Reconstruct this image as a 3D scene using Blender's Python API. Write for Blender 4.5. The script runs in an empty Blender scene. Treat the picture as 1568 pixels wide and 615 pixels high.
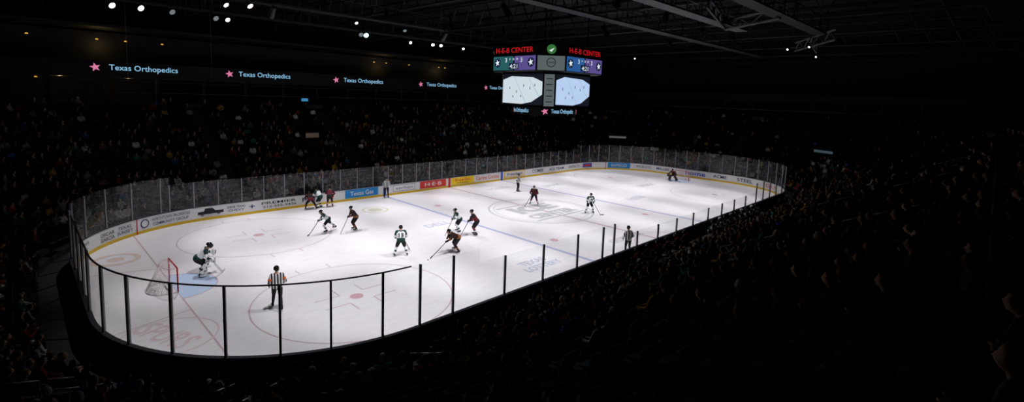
import bpy, math, random
import numpy as np
from mathutils import Vector, Matrix
random.seed(7); rng=np.random.default_rng(7)
sc=bpy.context.scene
try:
    sc.view_settings.view_transform='Standard'; sc.view_settings.look='None'
except Exception: pass
COL=sc.collection

# ------------------------------------------------------------------ helpers
def S(r,g,b):
    f=lambda c:(c/255/12.92) if c/255<=0.04045 else ((c/255+0.055)/1.055)**2.4
    return (f(r),f(g),f(b),1.0)
MATS={}
def mat(name,col=(.5,.5,.5,1),rough=.6,metal=0.,spec=.3,emit=None,es=1.,noise=0.,nscale=8.,noise_detail=3.):
    if name in MATS: return MATS[name]
    m=bpy.data.materials.new(name); m.use_nodes=True; nt=m.node_tree; b=nt.nodes['Principled BSDF']
    b.inputs['Base Color'].default_value=col; b.inputs['Roughness'].default_value=rough
    b.inputs['Metallic'].default_value=metal; b.inputs['Specular IOR Level'].default_value=spec
    if emit is not None:
        b.inputs['Emission Color'].default_value=emit; b.inputs['Emission Strength'].default_value=es
    if noise>0:
        tc=nt.nodes.new('ShaderNodeTexCoord'); n=nt.nodes.new('ShaderNodeTexNoise'); n.inputs['Scale'].default_value=nscale
        n.inputs['Detail'].default_value=noise_detail
        mx=nt.nodes.new('ShaderNodeMix'); mx.data_type='RGBA'
        mx.inputs[6].default_value=tuple(c*(1-noise) for c in col[:3])+(1,)
        mx.inputs[7].default_value=tuple(min(1,c*(1+noise)) for c in col[:3])+(1,)
        nt.links.new(tc.outputs['Object'],n.inputs['Vector']); nt.links.new(n.outputs['Fac'],mx.inputs[0]); nt.links.new(mx.outputs[2],b.inputs['Base Color'])
    MATS[name]=m; return m
def emat(name,col,es=1.):
    return mat(name,(0.01,0.01,0.01,1),.5,emit=col,es=es)

class MB:
    def __init__(s): s.v=[]; s.f=[]; s.m=[]
    def add(s,vs,fs,m=0):
        o=len(s.v); s.v+= [tuple(p) for p in vs]; s.f+=[tuple(i+o for i in f) for f in fs]; s.m+=[m]*len(fs)
    def box(s,c,d,m=0,M=None):
        x,y,z=[k/2 for k in d]; vs=[Vector((sx*x,sy*y,sz*z)) for sx in(-1,1) for sy in(-1,1) for sz in(-1,1)]
        if M is not None: vs=[M@v for v in vs]
        vs=[v+Vector(c) for v in vs]
        s.add(vs,[(0,1,3,2),(4,6,7,5),(0,4,5,1),(2,3,7,6),(0,2,6,4),(1,5,7,3)],m)
    def cyl(s,p0,p1,r0,r1=None,n=10,m=0,cap=True):
        if r1 is None: r1=r0
        p0=Vector(p0);p1=Vector(p1); d=(p1-p0)
        if d.length<1e-6: return
        q=d.normalized(); a=q.orthogonal().normalized(); b=q.cross(a); vs=[]
        for p,r in((p0,r0),(p1,r1)):
            for i in range(n):
                t=2*math.pi*i/n; vs.append(p+(a*math.cos(t)+b*math.sin(t))*r)
        fs=[(i,(i+1)%n,n+(i+1)%n,n+i) for i in range(n)]
        if cap: fs+=[tuple(range(n-1,-1,-1)),tuple(range(n,2*n))]
        s.add(vs,fs,m)
    def tube(s,pts,r,n=8,m=0):
        for a,b in zip(pts[:-1],pts[1:]): s.cyl(a,b,r,r,n,m)
    def sph(s,c,r,m=0,nu=12,nv=8,zmin=-2.,M=None):
        if not hasattr(r,'__len__'): r=(r,r,r)
        c=Vector(c); vs=[];fs=[]
        lats=[math.pi*(j/nv)-math.pi/2 for j in range(nv+1)]
        lats=[max(l,math.asin(max(-1,zmin))) for l in lats] if zmin>-1 else lats
        for l in lats:
            for i in range(nu):
                t=2*math.pi*i/nu; p=Vector((r[0]*math.cos(l)*math.cos(t),r[1]*math.cos(l)*math.sin(t),r[2]*math.sin(l)))
                if M is not None: p=M@p
                vs.append(c+p)
        for j in range(nv):
            for i in range(nu): fs.append((j*nu+i,j*nu+(i+1)%nu,(j+1)*nu+(i+1)%nu,(j+1)*nu+i))
        s.add(vs,fs,m)
    def obj(s,name,mats,parent=None,smooth=False,loc=None,rot=0.):
        me=bpy.data.meshes.new(name); me.from_pydata(s.v,[],s.f); 
        for m in mats: me.materials.append(m)
        me.polygons.foreach_set('material_index',s.m)
        if smooth: me.polygons.foreach_set('use_smooth',[True]*len(me.polygons))
        me.update(); o=bpy.data.objects.new(name,me); COL.objects.link(o)
        if parent: o.parent=parent
        if loc is not None: o.location=loc
        o.rotation_euler[2]=rot
        return o
def empty(name,loc=(0,0,0),rot=0.):
    e=bpy.data.objects.new(name,None); COL.objects.link(e); e.location=loc; e.rotation_euler[2]=rot; e.empty_display_size=.3; return e

# rink perimeter path -------------------------------------------------------
HL,HW,RR=30.48,12.95,8.53
L1=2*(HL-RR);L2=2*(HW-RR);AR=math.pi*RR/2;PER=2*L1+2*L2+4*AR
def P(s,o=0.):
    t=s%PER
    if t<L1: return (-(HL-RR)+t,HW+o,0,1)
    t-=L1
    def arc(cx,cy,a): c,k=math.cos(a),math.sin(a); return (cx+(RR+o)*c,cy+(RR+o)*k,c,k)
    if t<AR: return arc(HL-RR,HW-RR,math.pi/2-t/RR)
    t-=AR
    if t<L2: return (HL+o,HW-RR-t,1,0)
    t-=L2
    if t<AR: return arc(HL-RR,-(HW-RR),-t/RR)
    t-=AR
    if t<L1: return (HL-RR-t,-HW-o,0,-1)
    t-=L1
    if t<AR: return arc(-(HL-RR),-(HW-RR),-math.pi/2-t/RR)
    t-=AR
    if t<L2: return (-HL-o,-(HW-RR)+t,-1,0)
    t-=L2
    return arc(-(HL-RR),HW-RR,math.pi-t/RR)
def corner(s):
    t=s%PER
    for a,b in((L1,L1+AR),(L1+AR+L2,L1+2*AR+L2),(2*L1+2*AR+L2,2*L1+3*AR+L2),(PER-AR,PER)):
        if a<=t<b: return True
    return False
def s_list(s0,s1,step=.45):
    n=max(1,int(math.ceil((s1-s0)/step))); return [s0+(s1-s0)*i/n for i in range(n+1)]
def sweep(mb,prof,mats,s0,s1,step=.45):
    ss=s_list(s0,s1,step); n=len(prof); o0=len(mb.v)
    for s in ss:
        for o,z in prof:
            x,y,_,_=P(s,o); mb.v.append((x,y,z))
    for k in range(n-1):
        for i in range(len(ss)-1):
            mb.f.append((o0+i*n+k,o0+(i+1)*n+k,o0+(i+1)*n+k+1,o0+i*n+k+1)); mb.m.append(mats[k])
S_AT_Y=lambda x: L1+2*AR+L2+(HL-RR)-x      # s on near straight side at x
def s_near(x,y):
    return min([i*PER/4000 for i in range(4000)],key=lambda s:(P(s)[0]-x)**2+(P(s)[1]-y)**2)
# text as mesh ---------------------------------------------------------------
def text_verts(body,size,bold=0.0,align='CENTER'):
    c=bpy.data.curves.new('tmp','FONT'); c.body=body; c.size=size; c.align_x=align; c.align_y='CENTER'; c.offset=bold; c.resolution_u=3
    o=bpy.data.objects.new('tmp',c); COL.objects.link(o); bpy.context.view_layer.update()
    dg=bpy.context.evaluated_depsgraph_get(); me=bpy.data.meshes.new_from_object(o.evaluated_get(dg))
    vs=[tuple(v.co) for v in me.vertices]; fs=[tuple(p.vertices) for p in me.polygons]
    bpy.data.objects.remove(o); bpy.data.curves.remove(c); bpy.data.meshes.remove(me); return vs,fs
def fit(vs,width=None,height=None):
    if not vs: return vs
    a=np.array(vs); mn=a.min(0);mx=a.max(0); c=(mn+mx)/2; w,h=(mx-mn)[:2]
    sx=width/w if width else None; sy=height/h if height else None
    if sx is None: sx=sy
    if sy is None: sy=sx
    a=(a-c)*np.array([sx,sy,1]); return [tuple(p) for p in a]
def wtext(mb,body,s0,s1,z,h,m,off=-.03,bold=0.01):
    vs,fs=text_verts(body,1,bold); vs=fit(vs,s1-s0,h); sm=(s0+s1)/2
    mb.add([(*P(sm+x,off)[:2],z+y) for x,y,_ in vs],fs,m)
def ptext(mb,body,c,n,h,m,width=None,bold=.01,off=.02):
    vs,fs=text_verts(body,1,bold); vs=fit(vs,width,h); n=Vector(n).normalized(); r=Vector((0,0,1)).cross(n); c=Vector(c)+n*off
    mb.add([c+r*x+Vector((0,0,y)) for x,y,_ in vs],fs,m)
def gtext(mb,body,c,ang,w,h,z,m,bold=.01):
    vs,fs=text_verts(body,1,bold); vs=fit(vs,w,h); ca,sa=math.cos(ang),math.sin(ang)
    mb.add([(c[0]+x*ca-y*sa,c[1]+x*sa+y*ca,z) for x,y,_ in vs],fs,m)
def star_pts(r,n=5,inner=.42,rot=math.pi/2):
    return [((r if i%2==0 else r*inner)*math.cos(rot+math.pi*i/n),(r if i%2==0 else r*inner)*math.sin(rot+math.pi*i/n)) for i in range(2*n)]
def pstar(mb,c,n,r,m,off=.02,rot=math.pi/2+.2):
    n=Vector(n).normalized(); rr=Vector((0,0,1)).cross(n); c=Vector(c)+n*off; pts=star_pts(r,rot=rot)
    vs=[c]+[c+rr*x+Vector((0,0,y)) for x,y in pts]
    mb.add(vs,[(0,1+i,1+(i+1)%10) for i in range(10)],m)
def pquad(mb,c,n,w,h,m,off=.01):
    n=Vector(n).normalized(); r=Vector((0,0,1)).cross(n); c=Vector(c)+n*off; u=Vector((0,0,1))
    mb.add([c-r*w/2-u*h/2,c+r*w/2-u*h/2,c+r*w/2+u*h/2,c-r*w/2+u*h/2],[(0,1,2,3)],m)
def ppoly(mb,c,n,pts,m,off=.015):
    n=Vector(n).normalized(); r=Vector((0,0,1)).cross(n); c=Vector(c)+n*off
    mb.add([c+r*x+Vector((0,0,y)) for x,y in pts],[tuple(range(len(pts)))],m)

# ------------------------------------------------------------------ ICE
def ice_mat():
    m=bpy.data.materials.new('ice'); m.use_nodes=True; nt=m.node_tree; b=nt.nodes['Principled BSDF']
    b.inputs['Roughness'].default_value=.32; b.inputs['Specular IOR Level'].default_value=.22
    tc=nt.nodes.new('ShaderNodeTexCoord'); n=nt.nodes.new('ShaderNodeTexNoise'); n.inputs['Scale'].default_value=.22; n.inputs['Detail'].default_value=6
    cr=nt.nodes.new('ShaderNodeValToRGB'); cr.color_ramp.elements[0].position=.3; cr.color_ramp.elements[0].color=(.785,.75,.79,1)
    cr.color_ramp.elements[1].position=.7; cr.color_ramp.elements[1].color=(.84,.82,.86,1)
    nt.links.new(tc.outputs['Object'],n.inputs['Vector']); nt.links.new(n.outputs['Fac'],cr.inputs[0])
    n2=nt.nodes.new('ShaderNodeTexNoise'); n2.inputs['Scale'].default_value=3.; n2.inputs['Detail'].default_value=8; n2.inputs['Roughness'].default_value=.7
    mp=nt.nodes.new('ShaderNodeMapping'); mp.inputs['Scale'].default_value=(.35,1.6,1)
    nt.links.new(tc.outputs['Object'],mp.inputs[0]); nt.links.new(mp.outputs[0],n2.inputs['Vector'])
    cr2=nt.nodes.new('ShaderNodeValToRGB'); cr2.color_ramp.elements[0].position=.35; cr2.color_ramp.elements[0].color=(.92,.92,.93,1); cr2.color_ramp.elements[1].position=.6; cr2.color_ramp.elements[1].color=(1,1,1,1)
    nt.links.new(n2.outputs['Fac'],cr2.inputs[0])
    mx=nt.nodes.new('ShaderNodeMix'); mx.data_type='RGBA'; mx.blend_type='MULTIPLY'; mx.inputs[0].default_value=1
    nt.links.new(cr.outputs[0],mx.inputs[6]); nt.links.new(cr2.outputs[0],mx.inputs[7]); nt.links.new(mx.outputs[2],b.inputs['Base Color'])
    return m
rink=empty('ice_rink')
mb=MB(); ss=s_list(0,PER,.5)[:-1]; mb.add([(*P(s,-.002)[:2],0) for s in ss],[tuple(range(len(ss)))[::-1]],0)
mb.obj('ice_surface',[ice_mat()],rink)
RED=mat('paint_red',S(200,174,184),.35); BLUE=mat('paint_blue',S(174,180,212),.35); CRE=mat('paint_crease',S(190,208,236),.35)
GRY=mat('paint_grey',S(184,186,191),.35); ORG=mat('paint_orange',S(220,200,192),.35); YEL=mat('paint_yellow',S(210,206,182),.35); REDL=mat('paint_red_logo',S(220,200,204),.35); BLL=mat('paint_blue_logo',S(180,188,208),.35)
DRED=mat('paint_red_dot',S(206,168,178),.35)
mk=MB(); IM=[RED,BLUE,CRE,GRY,ORG,YEL,REDL,BLL,DRED]
def rect(x0,x1,y0,y1,m,z=.004): mk.add([(x0,y0,z),(x1,y0,z),(x1,y1,z),(x0,y1,z)],[(0,1,2,3)],m)
def ring(x,y,r,w,m,z=.005,n=72,a0=0,a1=2*math.pi):
    vs=[]
    for i in range(n+1):
        a=a0+(a1-a0)*i/n; vs+=[(x+(r-w/2)*math.cos(a),y+(r-w/2)*math.sin(a),z),(x+(r+w/2)*math.cos(a),y+(r+w/2)*math.sin(a),z)]
    mk.add(vs,[(2*i,2*i+1,2*i+3,2*i+2) for i in range(n)],m)
def disc(x,y,r,m,z=.005,n=40,sx=1,sy=1): mk.add([(x+r*sx*math.cos(2*math.pi*i/n),y+r*sy*math.sin(2*math.pi*i/n),z) for i in range(n)],[tuple(range(n))],m)
for x in(-7.77,7.77): rect(x-.15,x+.15,-HW+.03,HW-.03,1)
rect(-.13,.13,-HW+.03,HW-.03,0)
for sg in(-1,1):
    rect(sg*27.13-.035,sg*27.13+.035,-11.15,11.15,0)
    n=24; pts=[(sg*27.13,-1.83,.006)]+[(sg*(27.13-1.83*math.cos(a)),1.83*math.sin(a),.006) for a in [-math.pi/2+math.pi*i/n for i in range(n+1)]]
    mk.add(pts,[tuple(range(len(pts)))],2); ring(sg*27.13,0,1.85,.05,0,.008,40,math.pi/2 if sg>0 else -math.pi/2,3*math.pi/2 if sg>0 else math.pi/2)
    for sy in(-1,1):
        X,Y=sg*21.03,sy*6.7; ring(X,Y,4.57,.06,0); disc(X,Y,.32,8)
        for ax in(-1,1):
            for ay in(-1,1):
                rect(min(X+ax*.6,X+ax*1.8),max(X+ax*.6,X+ax*1.8),Y+ay*.55-.03,Y+ay*.55+.03,0)
                rect(X+ax*.6-.03,X+ax*.6+.03,min(Y+ay*.55,Y+ay*1.4),max(Y+ay*.55,Y+ay*1.4),0)
            rect(X+ax*.85-.03,X+ax*.85+.03,Y+4.57,Y+5.17,0); rect(X+ax*.85-.03,X+ax*.85+.03,Y-5.17,Y-4.57,0)
        a,b=(sg*27.13,sy*3.35),(sg*30.4,sy*4.27); mk.add([(a[0],a[1]-.03,.005),(a[0],a[1]+.03,.005),(b[0],b[1]+.03,.005),(b[0],b[1]-.03,.005)],[(0,1,2,3)],0)
    for sy in(-1,1): disc(sg*6.2,sy*6.7,.3,8)
ring(0,0,4.57,.14,3); ring(0,0,4.15,.06,3)
ring(0,-HW+.03,3.05,.05,0,n=40,a0=0,a1=math.pi)
gtext(mk,'ICE',(0,0.9),0,5.0,2.2,.006,3,.06); gtext(mk,'CENTER',(0,-1.4),0,5.6,1.3,.006,3,.05)
rect(-3.1,3.1,-2.55,-2.3,3,.006); rect(-3.1,3.1,2.3,2.55,3,.006)
ring(-28.6,6.4,1.0,.3,4,n=40); disc(-28.6,6.4,.4,4)
gtext(mk,'SPURS',(-28.4,-5.4),-1.2,2.8,1.1,.006,6,.02); ring(-28.4,-5.6,1.7,.08,6,n=40)
ring(-11.3,8.5,1.0,.16,5,n=40); disc(-11.3,8.5,.6,5); gtext(mk,'OIL',(-11.3,8.5),0,1,.5,.008,3)
gtext(mk,'DELL',(-10.0,1.6),-.0,2.2,.8,.006,7); gtext(mk,'TEXAS\nLOTTERY',(-10.7,-9.2),0,3.0,1.5,.006,7,.02)
gtext(mk,'AUSTIN',(11.9,-2.4),0,3,1,.006,7); gtext(mk,'ENERGY',(20,1.0),0,3.2,1.0,.006,3); gtext(mk,'BANK',(10.5,7.5),0,3,.9,.006,3); gtext(mk,'CEDAR PARK',(-1.5,-9.6),0,4,.7,.006,3)
gtext(mk,'TOYOTA',(4.0,9.5),0,3,.8,.006,3)
mk.obj('ice_markings',IM,rink)

# ------------------------------------------------------------------ BOARDS
dash=empty('dasher_boards')
WH=mat('board_white',S(222,222,224),.35); KY=mat('kickplate_yellow',S(214,178,42),.4); CAP=mat('cap_rail_dark',S(40,42,48),.4); OUT=mat('board_back_dark',S(34,34,38),.7)
RM=mat('board_red',S(196,40,44),.4); BM=mat('board_blue',S(30,84,190),.4); LB=mat('ad_lightblue',S(36,136,204),.4); YM=mat('ad_yellow',S(246,206,20),.4); BK=mat('ad_black',S(28,30,38),.4); NV=mat('ad_navy',S(54,66,104),.4); OM=mat('ad_orange',S(224,96,40),.4); HR=mat('ad_hebred',S(206,50,36),.4); GY=mat('ad_grey',S(120,122,130),.4)
mb=MB(); BMs=[WH,KY,CAP,OUT,RM,BM,LB,YM,BK,NV,OM,HR,GY]
sweep(mb,[(0,0),(0,.2),(0.012,.2),(0.012,1.02),(-.015,1.02),(-.015,1.07),(.15,1.07),(.15,1.0),(.13,1.0),(.13,0)],[1,1,0,2,2,2,2,2,3],0,PER)
def patch(s0,s1,z0,z1,m,off=-.0): sweep(mb,[(off,z0),(off,z1)],[m],s0,s1)
for x,m in((-7.77,5),(7.77,5),(0,4)):
    s=x+HL-RR; patch(s-.15,s+.15,0,1.02,m,-.006); s=S_AT_Y(x); patch(s-.15,s+.15,0,1.02,m,-.006)
for s in(-5.3,L1+5.3): patch(s-.04,s+.04,.0,1.02,4,-.006)
def T(b,s0,s1,z,h,m): wtext(mb,b,s0,s1,z,h,m,-.012)
def cdisc(s,z,r,m,off=-.01):
    n=24; mb.add([(*P(s+r*math.cos(2*math.pi*i/n),off)[:2],z+r*math.sin(2*math.pi*i/n)) for i in range(n)],[tuple(range(n))],m)
T("jimmy's",-10.8,-9.4,.75,.3,9); T('AUTO',-10.6,-9.6,.42,.2,8)
T('OSCAR',-8.2,-7.0,.72,.22,8); T('GARCIA',-8.2,-7.0,.42,.22,8); T('TEXAS\nSUNSET',-6.8,-5.6,.6,.5,9)
cdisc(-4.75,.62,.3,9); cdisc(-4.75,.62,.22,0,-.014); T('*',-4.9,-4.6,.62,.3,9)
T('NORTHTOWN PROPERTIES',-4.25,-1.7,.76,.2,9); T('COMMUNITY GROUP',-4.2,-1.8,.45,.2,9)
tr=[(-.85,.0),(.85,.0),(.85,.2),(.3,.22),(.12,.42),(-.35,.42),(-.45,.22),(-.85,.2)]
mb.add([(*P(-.35+x,-.012)[:2],.45+y) for x,y in tr],[tuple(range(8))],8); cdisc(-.9,.45,.12,12,-.014); cdisc(.18,.45,.12,12,-.014)
T('DRIVE TEXAS',.75,2.0,.74,.18,8); T('CHEVY',.8,1.95,.48,.16,9); T('+',2.3,2.7,.6,.3,9)
T('PREMIER',3.2,5.9,.72,.2,8); T('512-555-9436',3.3,5.9,.42,.18,8)
T('Phil',6.4,7.5,.62,.35,9); cdisc(8.9,.62,.26,11); T('R',8.7,9.1,.62,.25,0)
patch(10.2,13.5,.24,.98,6,-.006); T('Texas Gas',10.7,13.0,.62,.4,0)
patch(15.1,17.6,.3,.92,12,-.004); patch(15.15,17.55,.34,.88,0,-.008); T('serhan',15.4,17.3,.62,.3,12)
patch(18.2,21.5,.24,.98,11,-.006); T('H·E·B',18.8,20.9,.62,.38,0)
patch(22.2,25.4,.24,.98,7,-.006); T('Bojanko',22.7,24.9,.66,.35,11); T('CHICKEN',23.0,24.6,.38,.13,8)
T('Carlos',25.7,27.3,.62,.42,10); T('Cocina',27.5,29.2,.62,.42,10)
patch(30.1,33.7,.26,.98,7,-.004); patch(30.25,33.55,.34,.9,0,-.008); T('Freedom',30.6,33.2,.62,.35,8)
T('COMER',35.0,37.2,.64,.4,9); T('ACE TEAM',38.2,41.3,.62,.34,9); T('CENTRAL TX',42.3,44.7,.62,.3,9); patch(45.4,47.0,.35,.9,5,-.006); patch(45.6,46.8,.5,.75,11,-.01)
patch(49.5,52.7,.24,.98,6,-.006); T('SAFECO',50,52.2,.62,.36,0)
T('VOLVO',53.5,55.6,.62,.32,9); T('MILLER',56.4,58.3,.62,.32,9); T('home',60.6,63.3,.62,.55,5); T('ACME',64.3,66.0,.62,.35,9); T('STEEL',67.3,69.4,.62,.4,9); T('DR P',71.5,73.5,.62,.4,11)
for i,t in enumerate(['TEXAS','LOTTO','BANK','PIZZA','AUSTIN','MOTORS','CABLE','FARM','RADIO','SALSA']):
    s=S_AT_Y(20)+i*4.2; T(t,s,s+2.4,.62,.4,[9,8,5,11][i%4])
mb.obj('boards',BMs,dash)

# glass ----------------------------------------------------------------------
def glass_mat():
    m=bpy.data.materials.new('rink_glass'); m.use_nodes=True; nt=m.node_tree; nt.nodes.clear()
    o=nt.nodes.new('ShaderNodeOutputMaterial'); t=nt.nodes.new('ShaderNodeBsdfTransparent'); g=nt.nodes.new('ShaderNodeBsdfGlossy'); g.inputs['Roughness'].default_value=.06
    t.inputs[0].default_value=(.97,.98,.975,1)
    d=nt.nodes.new('ShaderNodeBsdfDiffuse'); d.inputs[0].default_value=(.7,.72,.75,1)
    lw=nt.nodes.new('ShaderNodeLayerWeight'); lw.inputs['Blend'].default_value=.5
    pw=nt.nodes.new('ShaderNodeMath'); pw.operation='POWER'; pw.inputs[1].default_value=4
    mu=nt.nodes.new('ShaderNodeMath'); mu.operation='MULTIPLY_ADD'; mu.inputs[1].default_value=.4; mu.inputs[2].default_value=.035
    m1=nt.nodes.new('ShaderNodeMixShader'); m2=nt.nodes.new('ShaderNodeMixShader'); m2.inputs[0].default_value=.02
    nt.links.new(lw.outputs['Facing'],pw.inputs[0]); nt.links.new(pw.outputs[0],mu.inputs[0]); nt.links.new(mu.outputs[0],m1.inputs[0]); nt.links.new(t.outputs[0],m1.inputs[1]); nt.links.new(g.outputs[0],m1.inputs[2])
    nt.links.new(m1.outputs[0],m2.inputs[1]); nt.links.new(d.outputs[0],m2.inputs[2]); nt.links.new(m2.outputs[0],o.inputs[0]); return m
GL=glass_mat(); POL=mat('post_aluminium',S(150,152,156),.4,.2); POB=mat('post_black',S(14,14,16),.6); 
gl=MB(); po=MB()
S_N20=S_AT_Y(-18.8); S_P14=S_AT_Y(14.5)
def post(s,h,w=.06):
    x,y,nx,ny=P(s,.02); M=Matrix.Rotation(math.atan2(ny,nx),3,'Z')
    po.box((x,y,(1.07+h)/2),(.05,.05,h-1.07),0,M); x,y,_,_=P(s,.075); po.box((x,y,(1.0+h)/2),(.05,w,h-1.0),1,M)
segs=[(0-3.0,L1+1,2.9,1.6),(L1+1,S_P14-7.5,3.45,1.6),(S_P14-7.5,S_P14,2.85,1.8)]
for a,b,h,st in segs:
    sweep(gl,[(.04,1.07),(.04,h)],[0],a,b)
    n=round((b-a)/st)
    for i in range(n+1): post(a+(b-a)*i/n,h)
sp=[s_near(*q) for q in [(-8.6,-12.95),(-9.7,-12.95),(-12.0,-12.95),(-14.7,-12.95),(-17.3,-12.95)]]
sweep(gl,[(.04,1.07),(.04,2.85)],[0],sp[0],S_N20)
for s in sp: post(s,2.85,.07)
sweep(gl,[(.04,1.07),(.04,2.0)],[0],S_P14,sp[0])
for i in range(1,9): post(S_P14+(sp[0]-S_P14)*i/9,2.0)
tp=[s_near(*q) for q in [(-20.2,-12.95),(-21.8,-12.95),(-23.3,-12.9),(-25.1,-12.7),(-26.6,-12.1),(-27.9,-10.9),(-29.2,-9.6),(-30.2,-7.9),(-30.48,-6.2)]]
sweep(gl,[(.04,1.07),(.04,3.45)],[0],S_N20,PER-3.0)
for s in tp: post(s,3.45,.07)
s=tp[-1]+2.4
while s<PER-3: post(s,3.45); s+=2.0
sweep(po,[(.03,3.44),(.03,3.48),(.08,3.48),(.08,3.44),(.03,3.44)],[1,1,1,1],S_AT_Y(-22.2),S_N20+24)
sweep(po,[(.03,2.88),(.05,2.88)],[0],-3,L1+1); sweep(po,[(.03,3.43),(.05,3.43)],[0],L1+1,S_P14-7.5)
sh=empty('rink_safety_glass'); gl.obj('glass_panes',[GL],sh); po.obj('stanchions',[POL,POB],sh)

# ------------------------------------------------------------------ GOALS
def goal(x,face):
    mb=MB(); R=.035
    g=lambda a,b,c:(a*face,b,c)
    mb.tube([g(0,-.915,0.01),g(0,-.915,1.2)],R,12,0); mb.tube([g(0,.915,0.01),g(0,.915,1.2)],R,12,0); mb.tube([g(0,-.915,1.2),g(0,.915,1.2)],R,12,0)
    for y in(-.915,.915): mb.sph(g(0,y,1.2),R,0)
    def dcurve(dep,w,n=14): return [(-dep*math.sin(math.pi*i/n)**.6,w*math.cos(math.pi*i/n)) for i in range(n+1)]
    base=dcurve(1.1,.93); top=dcurve(.5,.915)
    mb.tube([g(a,b,.04) for a,b in base],.025,8,1); mb.tube([g(a,b,1.19) for a,b in top],.02,8,1)
    mb.tube([g(-.5,0,1.19),g(-1.1,0,.04)],.02,8,1); mb.tube([g(0,0,1.2),g(-.5,0,1.19)],.015,8,1)
    def lerp(t,i): a=top[i];b=base[i]; return g(a[0]+(b[0]-a[0])*t,a[1]+(b[1]-a[1])*t,1.19+(.04-1.19)*t)
    for k in range(0,15): 
        t=k/14; mb.tube([lerp(t,i) for i in range(15)],.006,3,2)
    for i in range(14):
        for q in(0,.5):
            a=Vector(lerp(0,i)).lerp(Vector(lerp(0,i+1)),q); b=Vector(lerp(1,i)).lerp(Vector(lerp(1,i+1)),q); mb.tube([a,b],.006,3,2)
    for i in range(1,14): mb.tube([g(0,top[i][1],1.2),g(top[i][0],top[i][1],1.19)],.006,3,2)
    for q in(.25,.5,.75): mb.tube([g(a*q,b,1.195) for a,b in top],.006,3,2)
    return mb.obj('hockey_goal',[mat('goal_red',S(170,36,48),.4),mat('goal_white_pipe',S(220,214,216),.4),mat('netting',S(225,205,208),.8)],loc=(x,0,0),smooth=True)
goal(-27.13,1); goal(27.13,-1)

# ------------------------------------------------------------------ SEATING BOWL
D0,DD,Z0,DZ,NR=1.35,.86,.3,.405,18
CONC=mat('stand_concrete',S(28,28,30),.9,noise=.3,nscale=1.5); SEAT=mat('seat_plastic',S(20,22,24),.6); STEP=mat('aisle_step',S(50,50,52),.9)
mb=MB(); prof=[(D0,0)]
for k in range(NR): prof+=[(D0+k*DD,Z0+k*DZ),(D0+(k+1)*DD,Z0+k*DZ)]
mats=[0]*(len(prof)-1); sweep(mb,prof,mats,0,PER,.9); 
CORN=[s_near(-26.4,-11.7),s_near(-28.9,-9.3)]
AIS=[(i*PER/13.0+2.5)%PER for i in range(13)]
AIS=[a for a in AIS if min(abs(a-c) for c in CORN)>2.5]+CORN
for sa in AIS:
    for k in range(NR):
        x,y,nx,ny=P(sa,D0+k*DD+.2); M=Matrix.Rotation(math.atan2(ny,nx),3,'Z'); mb.box((x,y,Z0+k*DZ-.1),(.42,1.1,.2+.0),1,M)
        x,y,nx,ny=P(sa,D0+k*DD+.66); mb.box((x,y,Z0+k*DZ+.1),(.40,1.1,.2),1,M)
st=empty('seating_bowl'); mb.obj('tiers',[CONC,STEP],st)
def near_aisle(s,d,w=.66):
    for a in AIS:
        q=P(a,d); p=P(s,d)
        if (q[0]-p[0])**2+(q[1]-p[1])**2<(w)**2: return True
    return False
CAM=(-32.2,-27.8)
PORT=[(-9.9,24.0),(34.4,14.4),(36.4,-13.2)]
seats=[]
for k in range(NR):
    d=D0+k*DD+.52; s=0
    while s<PER:
        x,y,nx,ny=P(s,d)
        f=(x-CAM[0])*.714+(y-CAM[1])*.70
        ok=f>-4 and not near_aisle(s,d) and not any((x-a)**2+(y-b)**2<2.9 for a,b in PORT)
        if k<3 and y<-12 and -9<x<14.5: ok=False
        if ok: seats.append((x,y,Z0+k*DZ,math.atan2(-ny,-nx),k,s))
        s+=.57*((RR/(RR+d)) if corner(s) else 1)
def merged(name,chunks,mats,parent=None,colors=True,smooth=True):
    V=np.concatenate([c[0] for c in chunks]); off=0; Fs=[]
    for c in chunks: Fs.append(c[1]+off); off+=len(c[0])
    T_=np.concatenate(Fs).astype(np.int32); me=bpy.data.meshes.new(name)
    me.vertices.add(len(V)); me.vertices.foreach_set('co',V.astype(np.float32).ravel())
    me.loops.add(T_.size); me.loops.foreach_set('vertex_index',T_.ravel()); me.polygons.add(len(T_))
    me.polygons.foreach_set('loop_start',np.arange(0,T_.size,T_.shape[1],dtype=np.int32))
    if smooth: me.polygons.foreach_set('use_smooth',np.ones(len(T_),bool))
    me.update(calc_edges=True)
    if colors:
        a=me.color_attributes.new('body_colour','FLOAT_COLOR','POINT'); a.data.foreach_set('color',np.concatenate([c[2] for c in chunks]).astype(np.float32).ravel())
    for m in mats: me.materials.append(m)
    o=bpy.data.objects.new(name,me); COL.objects.link(o)
    if parent: o.parent=parent
    return o
sb=MB(); sb.box((0,0,.42),(.42,.46,.06)); sb.box((-.24,0,.66),(.05,.46,.42),0,Matrix.Rotation(-.15,3,'Y')); sb.box((-.05,.25,.58),(.3,.04,.04)); sb.box((-.2,.25,.3),(.05,.04,.58))
SV=np.array(sb.v); SF=np.array(sb.f)
def place(V,x,y,z,a,sc_=1.): 
    c,s=math.cos(a),math.sin(a); W=V*sc_; return np.c_[W[:,0]*c-W[:,1]*s+x,W[:,0]*s+W[:,1]*c+y,W[:,2]+z]
merged('arena_seats',[(place(SV,x,y,z,a),SF) for x,y,z,a,k,s in seats],[SEAT],st,colors=False,smooth=False)

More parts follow.
